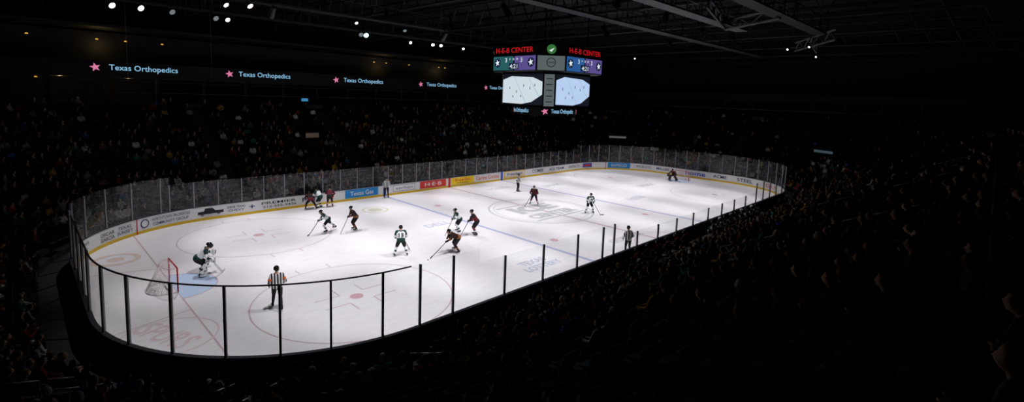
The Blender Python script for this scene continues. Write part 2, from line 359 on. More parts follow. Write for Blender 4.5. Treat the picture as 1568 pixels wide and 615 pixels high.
# ------------------------------------------------------------------ FIGURES
def blob(segs,sphs,voxel,dec=None,smooth=3):
    mb=MB()
    for p0,r0,p1,r1,l in segs:
        mb.cyl(p0,p1,r0,r1,10); mb.sph(p0,r0,0,10,6); mb.sph(p1,r1,0,10,6)
    for c,r,l in sphs: mb.sph(c,r,0,12,8)
    me=bpy.data.meshes.new('t'); me.from_pydata(mb.v,[],mb.f); o=bpy.data.objects.new('t',me); COL.objects.link(o)
    import bmesh; bm=bmesh.new(); bm.from_mesh(me); bmesh.ops.remove_doubles(bm,verts=bm.verts,dist=1e-6); bmesh.ops.dissolve_degenerate(bm,edges=bm.edges,dist=1e-7); bmesh.ops.recalc_face_normals(bm,faces=bm.faces); bm.to_mesh(me); bm.free()
    r=o.modifiers.new('r','REMESH'); r.mode='VOXEL'; r.voxel_size=voxel
    sm=o.modifiers.new('s','SMOOTH'); sm.iterations=smooth; sm.factor=.5
    if dec: d=o.modifiers.new('d','DECIMATE'); d.ratio=dec
    bpy.context.view_layer.update(); dg=bpy.context.evaluated_depsgraph_get(); e=bpy.data.meshes.new_from_object(o.evaluated_get(dg)); e.calc_loop_triangles()
    V=np.array([v.co[:] for v in e.vertices]); 
    if dec: F=np.array([t.vertices[:] for t in e.loop_triangles])
    else: F=[tuple(p.vertices) for p in e.polygons]
    bpy.data.objects.remove(o); bpy.data.meshes.remove(me); bpy.data.meshes.remove(e)
    best=np.full(len(V),1e9); lab=np.zeros(len(V),int); names=[]
    for p0,r0,p1,r1,l in list(segs)+[(c,max(r) if hasattr(r,'__len__') else r,None,0,l) for c,r,l in sphs]:
        if l not in names: names.append(l)
        a=np.array(p0); 
        if p1 is None: dd=np.linalg.norm(V-a,axis=1)-r0
        else:
            b=np.array(p1)-a; t=np.clip(((V-a)@b)/(b@b+1e-9),0,1); dd=np.linalg.norm(V-a-t[:,None]*b,axis=1)-(r0+(r1-r0)*t)
        w=dd<best; best[w]=dd[w]; lab[w]=names.index(l)
    return V,F,lab,names

def spectator(pose,voxel,dec):
    S_=[];Q=[]
    if pose=='stand': pel=(0,0,.95);ch=(0,0,1.32);hd=(.02,0,1.63);kn=[(.02,.1,.5),(.02,-.1,.5)];an=[(0,.11,.09),(0,-.11,.09)]
    elif pose=='lean': pel=(0,0,.54);ch=(.14,0,.9);hd=(.26,0,1.16);kn=[(.42,.13,.52),(.42,-.13,.52)];an=[(.38,.13,.09),(.38,-.13,.09)]
    else: pel=(-.02,0,.54);ch=(-.06,0,.93);hd=(.0,0,1.22);kn=[(.42,.12,.52),(.42,-.12,.52)];an=[(.4,.13,.09),(.4,-.13,.09)]
    for sg in(1,-1):
        i=0 if sg>0 else 1; hip=(pel[0],sg*.1,pel[2]-.02); shd=(ch[0],sg*.17,ch[2]+.1)
        S_+= [(hip,.1,kn[i],.065,'pants'),(kn[i],.065,an[i],.045,'pants'),(an[i],.045,(an[i][0]+.15,an[i][1],.04),.04,'shoe')]
        S_+= [((pel[0],sg*.07,pel[2]+.08),.12,(ch[0],sg*.1,ch[2]+.02),.115,'shirt')]
        if pose=='cheer': el=(shd[0]+.1,sg*.32,shd[2]+.18); ha=(shd[0]+.14,sg*.26,shd[2]+.46)
        elif pose=='clap': el=(shd[0]+.14,sg*.28,shd[2]-.18); ha=(shd[0]+.34,sg*.03,shd[2]-.02)
        elif pose=='stand': el=(shd[0],sg*.27,shd[2]-.28); ha=(shd[0]+.15,sg*.2,shd[2]-.5)
        else: el=(shd[0]+.08,sg*.26,shd[2]-.26); ha=(kn[i][0]-.08,sg*.08,kn[i][2]+.12)
        S_+= [(shd,.075,el,.052,'shirt'),(el,.05,ha,.036,'shirt'),(ha,.04,(ha[0]+.05,ha[1],ha[2]+.02),.035,'skin')]
    S_+=[((ch[0],0,ch[2]+.1),.07,(hd[0]-.01,0,hd[2]-.08),.055,'skin')]
    Q+=[((hd[0]-.012,0,hd[2]+.02),(.105,.085,.115),'hair'),((hd[0]+.03,0,hd[2]-.035),(.078,.068,.09),'skin'),((hd[0]+.115,0,hd[2]-.02),.018,'skin'),((hd[0]+.01,.083,hd[2]-.01),.024,'skin'),((hd[0]+.01,-.083,hd[2]-.01),.024,'skin')]
    V,F,lab,names=blob(S_,Q,voxel,dec,2)
    hi=names.index('hair'); si=names.index('skin'); face=(lab==hi)&((V[:,0]-hd[0])>.035)&(V[:,2]<hd[2]+.075); lab[face]=si
    return V,F,lab,names
POS=['sit','lean','clap','cheer','sit','stand']
NEARV=[spectator(p,.026,.35) for p in POS]; FARV=[spectator(p,.032,.085) for p in POS]
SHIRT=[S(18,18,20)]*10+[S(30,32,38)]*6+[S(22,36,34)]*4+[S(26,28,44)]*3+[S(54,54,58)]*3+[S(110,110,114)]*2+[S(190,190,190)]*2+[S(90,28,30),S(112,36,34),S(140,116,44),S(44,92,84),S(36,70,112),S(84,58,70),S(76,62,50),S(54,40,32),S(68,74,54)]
HAIR=[S(24,18,14)]*4+[S(50,33,22)]*3+[S(110,84,52),S(80,78,76),S(140,114,76),S(16,16,16)]
SKIN=[S(164,126,104),S(172,138,116),S(130,93,72),S(88,62,46),S(148,112,92)]
def col_for(names,lab,shirt=None):
    t={'shirt':shirt or random.choice(SHIRT),'pants':random.choice([S(22,26,36),S(18,18,20),S(34,38,48),S(48,44,40)]),'shoe':S(30,28,28),'skin':random.choice(SKIN),'hair':random.choice(HAIR)}
    if random.random()<.2: t['hair']=random.choice([S(20,20,22),S(24,50,44),S(180,180,180),S(34,40,76)])
    return np.array([t[n] for n in names])[lab]
chunks={'far_side':[],'far_end':[],'near':[]}
for x,y,z,a,k,s in seats:
    dist=math.hypot(x-CAM[0],y-CAM[1])
    if dist<3.2: continue
    if y>HW-6 and x<26: grp='far_side'; occ=.72 if k<13 else .28
    elif x>26 and y>-12: grp='far_end'; occ=.5 if k<6 else .15
    else: grp='near'; occ=.92 if k<7 else (.4 if x<-8 else .12)
    if x<-28: occ=.85 if k<10 else .5
    if grp=='near' and dist<9: occ*=.3
    cl=.8+.35*math.sin(s*.7+k*1.3)
    if random.random()>occ*cl: continue
    pz=random.choices(range(6),[5,3,1.2,.35,5,.15])[0]
    if dist<9 and pz in(3,5): pz=0
    V,F,lab,names=(NEARV if dist<24 else FARV)[pz]
    sc_=random.uniform(.9,1.06); aa=a+random.uniform(-.3,.3)
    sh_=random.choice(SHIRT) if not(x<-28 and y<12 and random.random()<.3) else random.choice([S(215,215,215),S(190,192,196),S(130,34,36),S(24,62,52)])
    if grp=='near' and k>8: sh_=random.choice(SHIRT[:18])  # gloom of the upper near rows put into dark shirt colours
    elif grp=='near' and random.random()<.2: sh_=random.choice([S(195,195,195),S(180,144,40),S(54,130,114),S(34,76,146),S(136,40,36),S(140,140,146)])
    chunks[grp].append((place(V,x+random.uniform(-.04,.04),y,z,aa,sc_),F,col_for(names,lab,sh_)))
cm=bpy.data.materials.new('spectator_clothing'); cm.use_nodes=True; nt=cm.node_tree; at=nt.nodes.new('ShaderNodeAttribute'); at.attribute_name='body_colour'
nt.links.new(at.outputs['Color'],nt.nodes['Principled BSDF'].inputs['Base Color']); nt.nodes['Principled BSDF'].inputs['Roughness'].default_value=.9; nt.nodes['Principled BSDF'].inputs['Specular IOR Level'].default_value=.08
crowd=empty('spectator_crowd')
for g,c in chunks.items():
    if c: merged('spectators_'+g,c,[cm],crowd)

# hockey figures ---------------------------------------------------------------
M_SK=mat('skin',S(205,158,132),.6); M_W=mat('jersey_white',S(232,234,236),.7); M_GR=mat('jersey_green',S(16,56,50),.7); M_BK=mat('jersey_black',S(22,22,26),.7); M_RD=mat('jersey_maroon',S(96,20,34),.7); M_OR=mat('jersey_dark_brown',S(46,26,22),.7); M_GD=mat('trim_gold',S(150,92,44),.6)
M_PB=mat('pants_black',S(16,17,20),.75); M_SKATE=mat('skate_black',S(18,18,20),.35); M_BL=mat('skate_blade_steel',S(190,195,200),.25,.9); M_ST=mat('stick_dark',S(26,26,28),.4); M_TP=mat('tape_white',S(225,225,225),.7); M_HB=mat('helmet_black',S(14,14,17),.2,spec=.6); M_HWt=mat('helmet_white',S(230,230,232),.25,spec=.6); M_VI=mat('visor',S(120,130,136),.1,spec=.8); M_PADW=mat('goalie_pad_white',S(222,222,222),.5); M_PADD=mat('goalie_pad_dark',S(60,58,58),.5); M_EYE=mat('eye_dark',S(20,16,14),.3); M_ARM=mat('armband_orange',S(232,100,30),.6)
def stripes():
    m=bpy.data.materials.new('referee_stripes'); m.use_nodes=True; nt=m.node_tree; b=nt.nodes['Principled BSDF']; b.inputs['Roughness'].default_value=.75
    tc=nt.nodes.new('ShaderNodeTexCoord'); sp_=nt.nodes.new('ShaderNodeSeparateXYZ'); mu=nt.nodes.new('ShaderNodeMath'); mu.operation='MULTIPLY'; mu.inputs[1].default_value=2*math.pi/.115
    si=nt.nodes.new('ShaderNodeMath'); si.operation='SINE'; gt=nt.nodes.new('ShaderNodeMath'); gt.operation='GREATER_THAN'; gt.inputs[1].default_value=0
    mx=nt.nodes.new('ShaderNodeMix'); mx.data_type='RGBA'; mx.inputs[6].default_value=S(16,16,18); mx.inputs[7].default_value=S(228,228,230)
    nt.links.new(tc.outputs['Object'],sp_.inputs[0]); nt.links.new(sp_.outputs['Y'],mu.inputs[0]); nt.links.new(mu.outputs[0],si.inputs[0]); nt.links.new(si.outputs[0],gt.inputs[0]); nt.links.new(gt.outputs[0],mx.inputs[0]); nt.links.new(mx.outputs[2],b.inputs['Base Color']); return m
M_STR=stripes()
def lerp3(a,b,t): return tuple(a[i]+(b[i]-a[i])*t for i in range(3))
POSE={
 'glide':dict(pel=(-.08,0,.90),ch=(.16,0,1.30),hd=(.30,0,1.60),kn=[(.18,.17,.53),(.16,-.17,.53)],an=[(-.02,.22,.16),(-.02,-.22,.16)],el=[(.32,.36,1.12),(.22,-.36,1.10)],ha=[(.52,.16,1.02),(.40,-.20,.92)],tip=(1.15,.55,.03)),
 'stride':dict(pel=(-.05,0,.86),ch=(.26,0,1.20),hd=(.46,0,1.45),kn=[(.30,.14,.52),(-.28,-.20,.52)],an=[(.12,.16,.16),(-.68,-.34,.24)],el=[(.44,.36,1.04),(.22,-.38,1.02)],ha=[(.66,.20,.92),(.48,-.22,.84)],tip=(1.35,.35,.03)),
 'reach':dict(pel=(-.12,0,.82),ch=(.26,0,1.08),hd=(.50,0,1.28),kn=[(.22,.26,.50),(-.02,-.32,.48)],an=[(.02,.38,.16),(-.22,-.42,.16)],el=[(.50,.30,.92),(.30,-.34,.92)],ha=[(.72,.16,.76),(.52,-.18,.78)],tip=(1.7,.25,.03)),
 'upright':dict(pel=(0,0,.98),ch=(.04,0,1.40),hd=(.08,0,1.73),kn=[(.08,.13,.56),(.06,-.13,.56)],an=[(0,.17,.16),(0,-.17,.16)],el=[(.02,.34,1.18),(.02,-.34,1.18)],ha=[(.22,.26,.98),(.22,-.26,1.0)],tip=None),
 'walk':dict(pel=(0,0,.96),ch=(.08,0,1.38),hd=(.16,0,1.70),kn=[(.20,.12,.56),(-.06,-.12,.54)],an=[(.24,.16,.16),(-.34,-.14,.19)],el=[(-.02,.32,1.16),(.06,-.34,1.16)],ha=[(.16,.28,.96),(.28,-.28,1.02)],tip=None),
 'wide':dict(pel=(-.04,0,.92),ch=(.12,0,1.34),hd=(.22,0,1.66),kn=[(.12,.24,.54),(.10,-.24,.54)],an=[(-.02,.36,.16),(-.02,-.36,.16)],el=[(.16,.36,1.12),(.20,-.36,1.12)],ha=[(.38,.20,.96),(.40,-.16,1.0)],tip=(.95,-.6,.03)),
 'goalie':dict(pel=(-.16,0,.74),ch=(.16,0,1.10),hd=(.36,0,1.36),kn=[(.16,.28,.52),(.16,-.28,.52)],an=[(-.02,.46,.16),(-.02,-.46,.16)],el=[(.24,.44,.96),(.24,-.44,.92)],ha=[(.46,.52,.84),(.48,-.42,.70)],tip=(.85,-.15,.03)),
 'sitb':dict(pel=(0,0,.58),ch=(.10,0,.98),hd=(.20,0,1.28),kn=[(.42,.15,.58),(.42,-.15,.58)],an=[(.36,.16,.16),(.36,-.16,.16)],el=[(.22,.34,.78),(.22,-.34,.78)],ha=[(.42,.18,.74),(.42,-.12,.76)],tip=None),
}
def figure(name,pose,loc,az,kit,helmet=None,num=None,headturn=0.,z=0.012,scale=1.,trim=None,stick=True,arm=False,mirror=False,parent=None):
    j=POSE[pose]; player=kit!='ref'
    if mirror:
        fl=lambda p:(p[0],-p[1],p[2]); j={k:([fl(q) for q in v][::-1] if isinstance(v,list) else (fl(v) if v else None)) for k,v in j.items()}
    pel,ch,hd=j['pel'],j['ch'],j['hd']; B=1.0 if not player else 1.18
    S_=[];Q=[]
    d=Vector(ch)-Vector(pel); up=d.normalized()
    for i,sg in enumerate((1,-1)):
        hip=(pel[0],sg*.11,pel[2]); shd=(ch[0]+up.x*.08,sg*.20*min(B,1.1),ch[2]+up.z*.09); kn,an,el,ha=j['kn'][i],j['an'][i],j['el'][i],j['ha'][i]
        S_+=[(hip,.115*B,lerp3(hip,kn,.75),.09*B,'pants'),(lerp3(hip,kn,.8),.075,kn,.075*B,'sock'),(kn,.072*B,lerp3(kn,an,.4),.068*B,'sock'),(lerp3(kn,an,.45),.066*B,lerp3(kn,an,.6),.062*B,'sock2'),(lerp3(kn,an,.65),.058*B,an,.05,'sock')]
        toe=(an[0]+.19,an[1]+.02*sg,an[2]-.06); heel=(an[0]-.05,an[1],an[2]-.05)
        S_+=[(an,.056,heel,.05,'skate'),(heel,.046,toe,.042,'skate')]
        S_+=[((pel[0],sg*.08,pel[2]+.06),.145*B,lerp3((pel[0],sg*.08,pel[2]),(ch[0],sg*.11,ch[2]),.35),.135*B,'hem'),(lerp3((pel[0],sg*.08,pel[2]),(ch[0],sg*.11,ch[2]),.4),.135*B,(ch[0],sg*.10,ch[2]),.13*B,'jersey'),((ch[0]+up.x*.08,sg*.06,ch[2]+up.z*.08),.09*B,shd,.088*B,'yoke')]
        S_+=[(shd,.084*B,lerp3(shd,el,.6),.066*B,'yoke' if trim else 'jersey'),(lerp3(shd,el,.6),.066*B,el,.062*B,'jersey'),(el,.06*B,lerp3(el,ha,.45),.054*B,'cuff' if trim else 'jersey'),(lerp3(el,ha,.5),.052*B,lerp3(el,ha,.85),.045*B,'jersey')]
    nk=(ch[0]+up.x*.17,0,ch[2]+up.z*.17); S_+=[(nk,.075,(hd[0]-.01,0,hd[2]-.08),.058,'skin')]
    ct,st_=math.cos(headturn),math.sin(headturn); HT=lambda x,y,zz:(hd[0]+x*ct-y*st_,hd[1]+x*st_+y*ct,hd[2]+zz)
    Q+=[(HT(-.012,0,.025),.1,'hair'),(HT(.03,0,-.04),.072,'skin'),(HT(.05,0,-.085),.045,'skin')]
    V,F,lab,names=blob(S_,Q,.019,None,4)
    slot={'pants':1,'sock':2,'sock2':3,'skate':4,'hem':5,'jersey':6,'yoke':7,'cuff':5,'skin':0,'hair':8}
    hi=names.index('hair'); loc_=V-np.array(hd); fx=loc_[:,0]*ct+loc_[:,1]*st_; lab[(lab==hi)&(fx>.03)&(loc_[:,2]<.07)]=names.index('skin')
    kits={'white':(M_W,M_GR,M_PB,M_W,M_GR),'dark':(M_BK,M_RD,M_PB,M_BK,M_RD),'maroon':(M_RD,M_BK,M_PB,M_RD,M_W),'gold':(M_OR,M_GD,M_PB,M_OR,M_GD),'ref':(M_STR,M_STR,M_PB,M_PB,M_PB)}
    jm,tm,pm,sm,sm2=kits[kit]
    yk=jm if kit in('ref','gold') else tm
    pad=(M_PADW if kit=='white' else M_PADD)
    mats=[M_SK,pm,sm,sm2,M_SKATE,tm,jm,yk,mat('hair_brown',S(50,34,24),.8),(helmet or M_HB),M_VI,M_BL,M_ST,(M_TP if pose!='goalie' else pad),(pad if pose=='goalie' else (M_BK if kit!='white' else M_GR)),M_EYE,M_ARM]
    mb=MB(); mb.v=[tuple(v) for v in V]; mb.f=list(F); ls=[slot[n] for n in names]; mb.m=[ls[lab[f[0]]] for f in F]
    HM=Matrix.Rotation(headturn,3,'Z')@Matrix.Rotation(.12,3,'Y')
    mb.sph(HT(-.012,0,.045),(.135,.112,.115),9,18,12,zmin=-.12,M=HM); 
    for sg in(1,-1):
        mb.sph(HT(-.01,sg*.098,-.01),(.045,.02,.055),9,10,6); mb.cyl(HT(0,sg*.09,-.04),HT(.05,sg*.03,-.125),.006,.006,5,12)
        mb.sph(HT(.098,sg*.032,.0),(.01,.013,.008),15,8,5)
    mb.sph(HT(.108,0,-.03),(.018,.013,.024),0,8,6); mb.sph(HT(.088,0,-.075),(.01,.026,.007),15,8,4)
    if pose=='goalie':
        mb.sph(HT(.06,0,-.03),(.09,.095,.115),9,14,10)
        for q in(-.05,-.02,.01,.04): mb.cyl(HT(.145,-.05,q),HT(.145,.05,q),.004,.004,5,11)
        for q in(-.04,0,.04): mb.cyl(HT(.152,q,-.06),HT(.152,q,.05),.004,.004,5,11)
    else:
        vs=[];n=10
        for i in range(n+1):
            t=-1.1+2.2*i/n
            for zz in(.035,-.035): vs.append(HT(.03+.105*math.cos(t),.1*math.sin(t),zz))
        mb.add(vs,[(2*i,2*i+2,2*i+3,2*i+1) for i in range(n)],10)
    for i in(0,1):
        an=j['an'][i]; mb.box((an[0]+.07,an[1],an[2]-.115),(.24,.022,.03),13); mb.box((an[0]+.07,an[1],an[2]-.145),(.29,.006,.03),11)
    tip=j['tip'] if stick else None
    hands=[Vector(h) for h in j['ha']]; axis=None
    if tip:
        low,topi=(0,1) if (Vector(tip)-hands[0]).length<(Vector(tip)-hands[1]).length else (1,0)
        if pose=='goalie': low=1; topi=1
        a=Vector(tip); b=hands[low]; dr=(b-a).normalized(); end=b+dr*(.65 if pose!='goalie' else .35)
        axis=dr
        if topi!=low:
            t=(hands[topi]-a).dot(dr); hands[topi]=a+dr*max(t,(b-a).length+.3); end=hands[topi]+dr*.08
        def bar(p,q,w,h,m):
            dz=(q-p); L=dz.length; X=dz.normalized(); Y=X.cross(Vector((0,0,1))).normalized(); Z=X.cross(Y); M=Matrix((X,Y,Z)).transposed(); mb.box((p+q)/2,(L,w,h),m,M)
        heel=a+Vector((0,0,.02)); bar(heel,end,.022,.032,12); bar(end-dr*.12,end,.03,.038,13)
        fw=Vector((-dr.x,-dr.y,0)).normalized(); 
        if pose=='goalie': bar(a+dr*.02,a+dr*.62,.03,.085,13); bar(heel,heel+Vector((.10,.36,0)),.028,.09,13)
        else:
            side=Vector((fw.x,fw.y,0)); bar(heel-fw*.01+Vector((0,0,.015)),heel+(side*.8+Vector((-side.y,side.x,0))*.6)*.3+Vector((0,0,.015)),.014,.07,12)
    for i,h in enumerate(hands):
        el=Vector(j['el'][i]); fdir=(h-el).normalized(); gm=14 if player else 0; gr=1.0 if player else .62
        if (h-Vector(j['ha'][i])).length>.01: mb.cyl(Vector(j['el'][i]),h,.055*B,.045*B,10,6)
        if player: mb.cyl(h-fdir*.10,h-fdir*.01,.068,.056,12,gm)
        ax=axis if axis is not None else Vector((0,0,1)); bn=fdir.cross(ax); bn=bn.normalized() if bn.length>.05 else Vector((0,1,0)); sp2=bn.cross(fdir).normalized()
        mb.sph(h,(.05*gr,.05*gr,.045*gr),gm,12,8)
        for q in range(4):
            o=h+sp2*((q-1.5)*.028*gr)+fdir*.035*gr+bn*.012; Lf=[.05,.06,.056,.044][q]*gr; k1=o+fdir*Lf*.6+bn*.004; k2=k1-bn*Lf*.75+fdir*.006; k3=k2-fdir*Lf*.5
            for u_,w_,r_ in((o,k1,.0165),(k1,k2,.0155),(k2,k3,.014)): mb.cyl(u_,w_,r_*gr,r_*gr*.95,7,gm); mb.sph(w_,r_*gr,gm,7,5)
        o=h+sp2*.045*gr; k=o+(sp2*.5+fdir*.5-bn*.3).normalized()*.045*gr; k2=k+(fdir*.6-bn*.6).normalized()*.035*gr
        mb.cyl(o,k,.018*gr,.017*gr,7,gm); mb.cyl(k,k2,.017*gr,.014*gr,7,gm); mb.sph(k2,.014*gr,gm,7,5)
    if pose=='goalie':
        for i,sg in enumerate((1,-1)):
            kn=Vector(j['kn'][i]);an=Vector(j['an'][i]); X=(kn-an).normalized(); Y=Vector((0,1,0)); Z=X.cross(Y).normalized(); Y=Z.cross(X); M=Matrix((X,Y,Z)).transposed()
            c=(kn+an)/2+Vector((.09,0,.08)); mb.box(c,(.66,.29,.09),13,M); mb.box(c+Vector((.045,0,0)),(.60,.20,.05),13,M)
            for q in(-.22,-.05,.12): mb.box(c+X*q+Vector((.06,0,.02)),(.04,.295,.06),5,M)
            mb.box(an+Vector((.12,0,-.05)),(.26,.27,.10),13)
        mb.box(hands[1]+Vector((.09,-.02,.02)),(.06,.24,.38),13); mb.sph(hands[0]+Vector((.05,.03,.02)),(.09,.15,.17),13,12,8); mb.sph(hands[0]+Vector((.10,.02,.02)),(.05,.10,.12),12,12,8)
    if arm:
        for i in(0,1):
            shd=(ch[0]+up.x*.08,(1-2*i)*.20,ch[2]+up.z*.09); p=Vector(lerp3(shd,j['el'][i],.45)); q=Vector(lerp3(shd,j['el'][i],.68)); mb.cyl(p,q,.085,.08,14,16)
    if num:
        n_=Vector((-up.z,0,up.x)); c=Vector(lerp3(pel,ch,.72))+n_*.158*B; vs,fs=text_verts(num,1,.02); vs=fit(vs,.28,.26); r=Vector((0,-1,0)); mb.add([c+r*x+up*y+n_*.012 for x,y,_ in vs],fs,5 if kit=='white' else 13)
    o=mb.obj(name,mats,loc=(loc[0],loc[1],z),rot=math.radians(az),parent=parent); o.scale=(scale,)*3
    me=o.data; fl=np.zeros(len(me.polygons),bool); fl[:len(F)]=True; me.polygons.foreach_set('use_smooth',fl); return o
figure('hockey_goalie','goalie',(-25.7,1.05),-15,'white',helmet=M_HB,trim=True,scale=1.1)
figure('referee','walk',(-24.35,-5.75),75,'ref',arm=True,headturn=-.5,scale=1.05)
figure('hockey_player','stride',(-17.2,4.7),175,'white',trim=True,scale=1.0)
figure('hockey_player','glide',(-15.5,4.0),170,'gold',trim=True)
figure('hockey_player','wide',(-16.2,-3.0),62,'white',trim=True,num='13',scale=1.03)
figure('hockey_player','glide',(-10.1,-1.0),160,'white',trim=True)
figure('hockey_player','glide',(-9.7,-2.4),150,'maroon',trim=True,scale=1.06)
figure('hockey_player','reach',(-13.1,-4.4),172,'gold',trim=True,scale=1.06)
figure('hockey_player','reach',(-15.4,11.7),80,'dark',trim=True,stick=False)
figure('hockey_player','glide',(-14.6,11.8),120,'white',trim=True,stick=False)
figure('hockey_player','glide',(-13.8,11.6),60,'maroon',trim=True,stick=False)
figure('linesman','upright',(-8.1,12.1),-110,'ref',scale=1.04)
figure('linesman','upright',(4.4,7.1),-70,'ref')
figure('hockey_player','wide',(1.1,1.8),-150,'maroon',trim=True)
figure('hockey_player','wide',(2.5,-3.4),-120,'white',trim=True,mirror=True)
figure('hockey_goalie','goalie',(26.0,.6),180,'dark',trim=True)
figure('linesman','upright',(-5.0,-11.8),60,'ref')
bench=empty('players_bench'); bn_=MB(); 
bn_.box((3,-13.95,.41),(22,.36,.06),0); 
for i in range(12): bn_.box((-7.6+i*1.93,-13.95,.19),(.08,.3,.38),0)
bn_.obj('bench_seat',[mat('bench_wood',S(70,62,54),.7)],bench)
for i in range(9):
    figure('hockey_player','sitb',(3.2+i*1.12,-14.0),90+random.uniform(-25,25),'white',trim=True,helmet=[M_HB,M_HWt][i%2],z=.02)
for i in range(6):
    figure('hockey_player','sitb',(-7.4+i*1.2,-14.0),90+random.uniform(-25,25),'dark',trim=True,z=.02)
mb=MB(); mb.cyl((-15.35,-4.6,.012),(-15.35,-4.6,.037),.038,.038,20); mb.obj('puck',[M_ST])

# ------------------------------------------------------------------ SHELL
DK=mat('wall_dark',S(20,20,22),.9,noise=.2,nscale=.6); CE=mat('ceiling_dark',S(9,9,11),.95,noise=.2,nscale=.5); TRS=mat('truss_steel',S(25,26,28),.6); BEAM=mat('fascia_grey',S(62,60,60),.8)
X1,Y1=54.,36.5
mb=MB(); mb.box((0,0,-.1),(2*X1+1,2*Y1+1,.16)); mb.obj('floor',[CONC])
mb=MB(); mb.box((0,0,19.15),(2*X1+1,2*Y1+1,.3)); 
for i in range(28): mb.box((-X1+2+i*4,0,18.9),(.12,2*Y1,.2))
mb.obj('ceiling',[CE])
for n,c,d in(('wall_north',(0,Y1+.15,9.5),(2*X1,.3,19)),('wall_south',(0,-Y1-.15,9.5),(2*X1,.3,19)),('wall_east',(X1+.15,0,9.5),(.3,2*Y1,19)),('wall_west',(-X1-.15,0,9.5),(.3,2*Y1,19))):
    mb=MB(); mb.box(c,d); mb.obj(n,[DK])
ZT=Z0+NR*DZ
DT=D0+NR*DD
cc=MB(); 
sweep(cc,[(DT,ZT-DZ),(DT,ZT),(DT+5.2,ZT)],[0,0],0,PER,.9); cc.obj('concourse_deck',[CONC],st)
kw=MB(); sweep(kw,[(DT,ZT),(DT,ZT+.45),(DT+.12,ZT+.45),(DT+.12,ZT)],[0,0,0],-8,L1+2*AR+L2,.9); kw.obj('concourse_parapet',[BEAM],st)
ul=empty('upper_level')
FA=mat('led_fascia_black',S(6,6,7),.5); MUL=mat('suite_mullion',S(30,30,32),.7)
mb=MB(); mb.box((0,34,11.05),(2*X1,5,1.5),0); mb.box((51.5,0,11.0),(5,2*31.4,1.2),2); mb.box((0,31.44,8.95),(2*X1,.08,.10),3); mb.box((0,31.44,10.05),(2*X1,.08,.06),3)
for i in range(26): mb.box((-50+i*4,31.7,9.2),(.3,.3,2.2),1)
for i in range(15): mb.box((49.3,-29+i*4.1,9.2),(.3,.3,2.4),1)
mb.box((0,35.4,13.2),(2*X1,.4,3.0),1); mb.box((0,33.6,15.0),(2*X1,4.8,.25),1)
mb.box((49.0,0,9.15),(.12,60,.22),3)
mb.obj('suites_structure',[FA,MUL,mat('end_fascia',S(26,26,28),.8),BEAM],ul)
TXT=emat('led_text_blue',S(140,192,226),1.0); STR_=emat('led_star_pink',S(214,120,158),1.0)
mb=MB()
for xs,x0,x1,z in((-26.7,-25.7,-20.3,11.2),(-15.6,-14.7,-9.2,11.2),(-3.6,-2.6,3.0,11.15),(9.1,10.1,15.6,11.15),(21.7,22.5,28.0,11.15),(34,35,40.5,11.15)):
    pstar(mb,(xs,31.5,z),(0,-1,0),.42,1,.03); ptext(mb,'Texas Orthopedics',((x0+x1)/2,31.5,z-.02),(0,-1,0),.68,0,x1-x0,.006,.03)
mb.obj('led_ribbon_text',[TXT,STR_],ul)
WL=emat('warm_lamp',S(255,196,90),.8); lm=MB()
for x,z in((-30.6,10.1),(-26.2,13.9),(-24.0,13.9),(-21,13.9),(-31,13.9),(3.3,13.9),(5.2,13.9),(9,13.9),(14.4,13.9),(15.6,13.9)):
    lm.cyl((x,34.4,z+.1),(x,34.4,z),.08,.12,12,0); lm.cyl((x,34.4,z+.1),(x,34.4,15.0),.015,.015,5,1)
lm.obj('suite_pendant_lamps',[WL,TRS],ul)
for x,z in((-29,10.0),(-24,10.0),(-26,13.4),(4.5,13.4),(14.8,13.4)):
    l=bpy.data.lights.new('warm_lamp_light','POINT'); l.energy=26; l.color=(1,.7,.28); l.shadow_soft_size=.1; o=bpy.data.objects.new('suite_lamp_light',l); COL.objects.link(o); o.location=(x,34.0,z); o.parent=ul
mb=MB(); 
for c,w,h,m in(((-7.6,31.36,8.6),.8,.35,0),((-35,31.36,14.6),.9,.35,0)):
    mb.box((c[0],c[1]+.05,c[2]),(w+.1,.06,h+.1),1); pquad(mb,c,(0,-1,0),w,h,m,.02)
mb.obj('television_screens',[emat('tv_blue',S(60,140,190),.8),FA],ul)
for i,(x,y,z,az,w,h,c) in enumerate([(-9.9,24.0,4.9,-90,1.4,.7,S(70,58,50)),(34.4,14.4,4.1,215,2.6,.3,S(90,90,86)),(36.4,-13.2,4.5,150,2.6,.3,S(60,76,84))]):
    n=(math.cos(math.radians(az)),math.sin(math.radians(az)),0); mb=MB(); M=Matrix.Rotation(math.radians(az),3,'Z')
    mb.box((x-n[0]*.6,y-n[1]*.6,z-.6),(1.1,w+.4,2.2),1,M); pquad(mb,(x,y,z+.0),n,w,h,0,.02)
    mb.box((x+n[0]*.02,y+n[1]*.02,z+h/2+.06),(.1,w+.3,.1),2,M)
    mb.obj('vomitory_portal',[emat('portal_glow_%d'%i,c,.8),DK,BEAM])
rails=empty('aisle_handrails')
def rail(pts,r=.022):
    mb=MB(); mb.tube(pts,r,8)
    mb.tube([(p[0],p[1],p[2]-.42) for p in pts],r*.8,8)
    for p in pts: mb.cyl(p,(p[0],p[1],p[2]-.85),r,r,8)
    return mb.obj('handrail',[mat('rail_steel',S(110,112,116),.4,.3)],rails,smooth=True)
for sa in AIS[:-2]:
    x,y,_,_=P(sa,8)
    if y<-10 or x<-26 or x>30:
        for k0 in(1,6,11):
            a_=P(sa,D0+k0*DD)
            if math.hypot(a_[0]-CAM[0],a_[1]-CAM[1])<13: continue
            rail([(*P(sa,D0+k*DD+.4)[:2],Z0+k*DZ+.95) for k in range(k0,k0+4)])
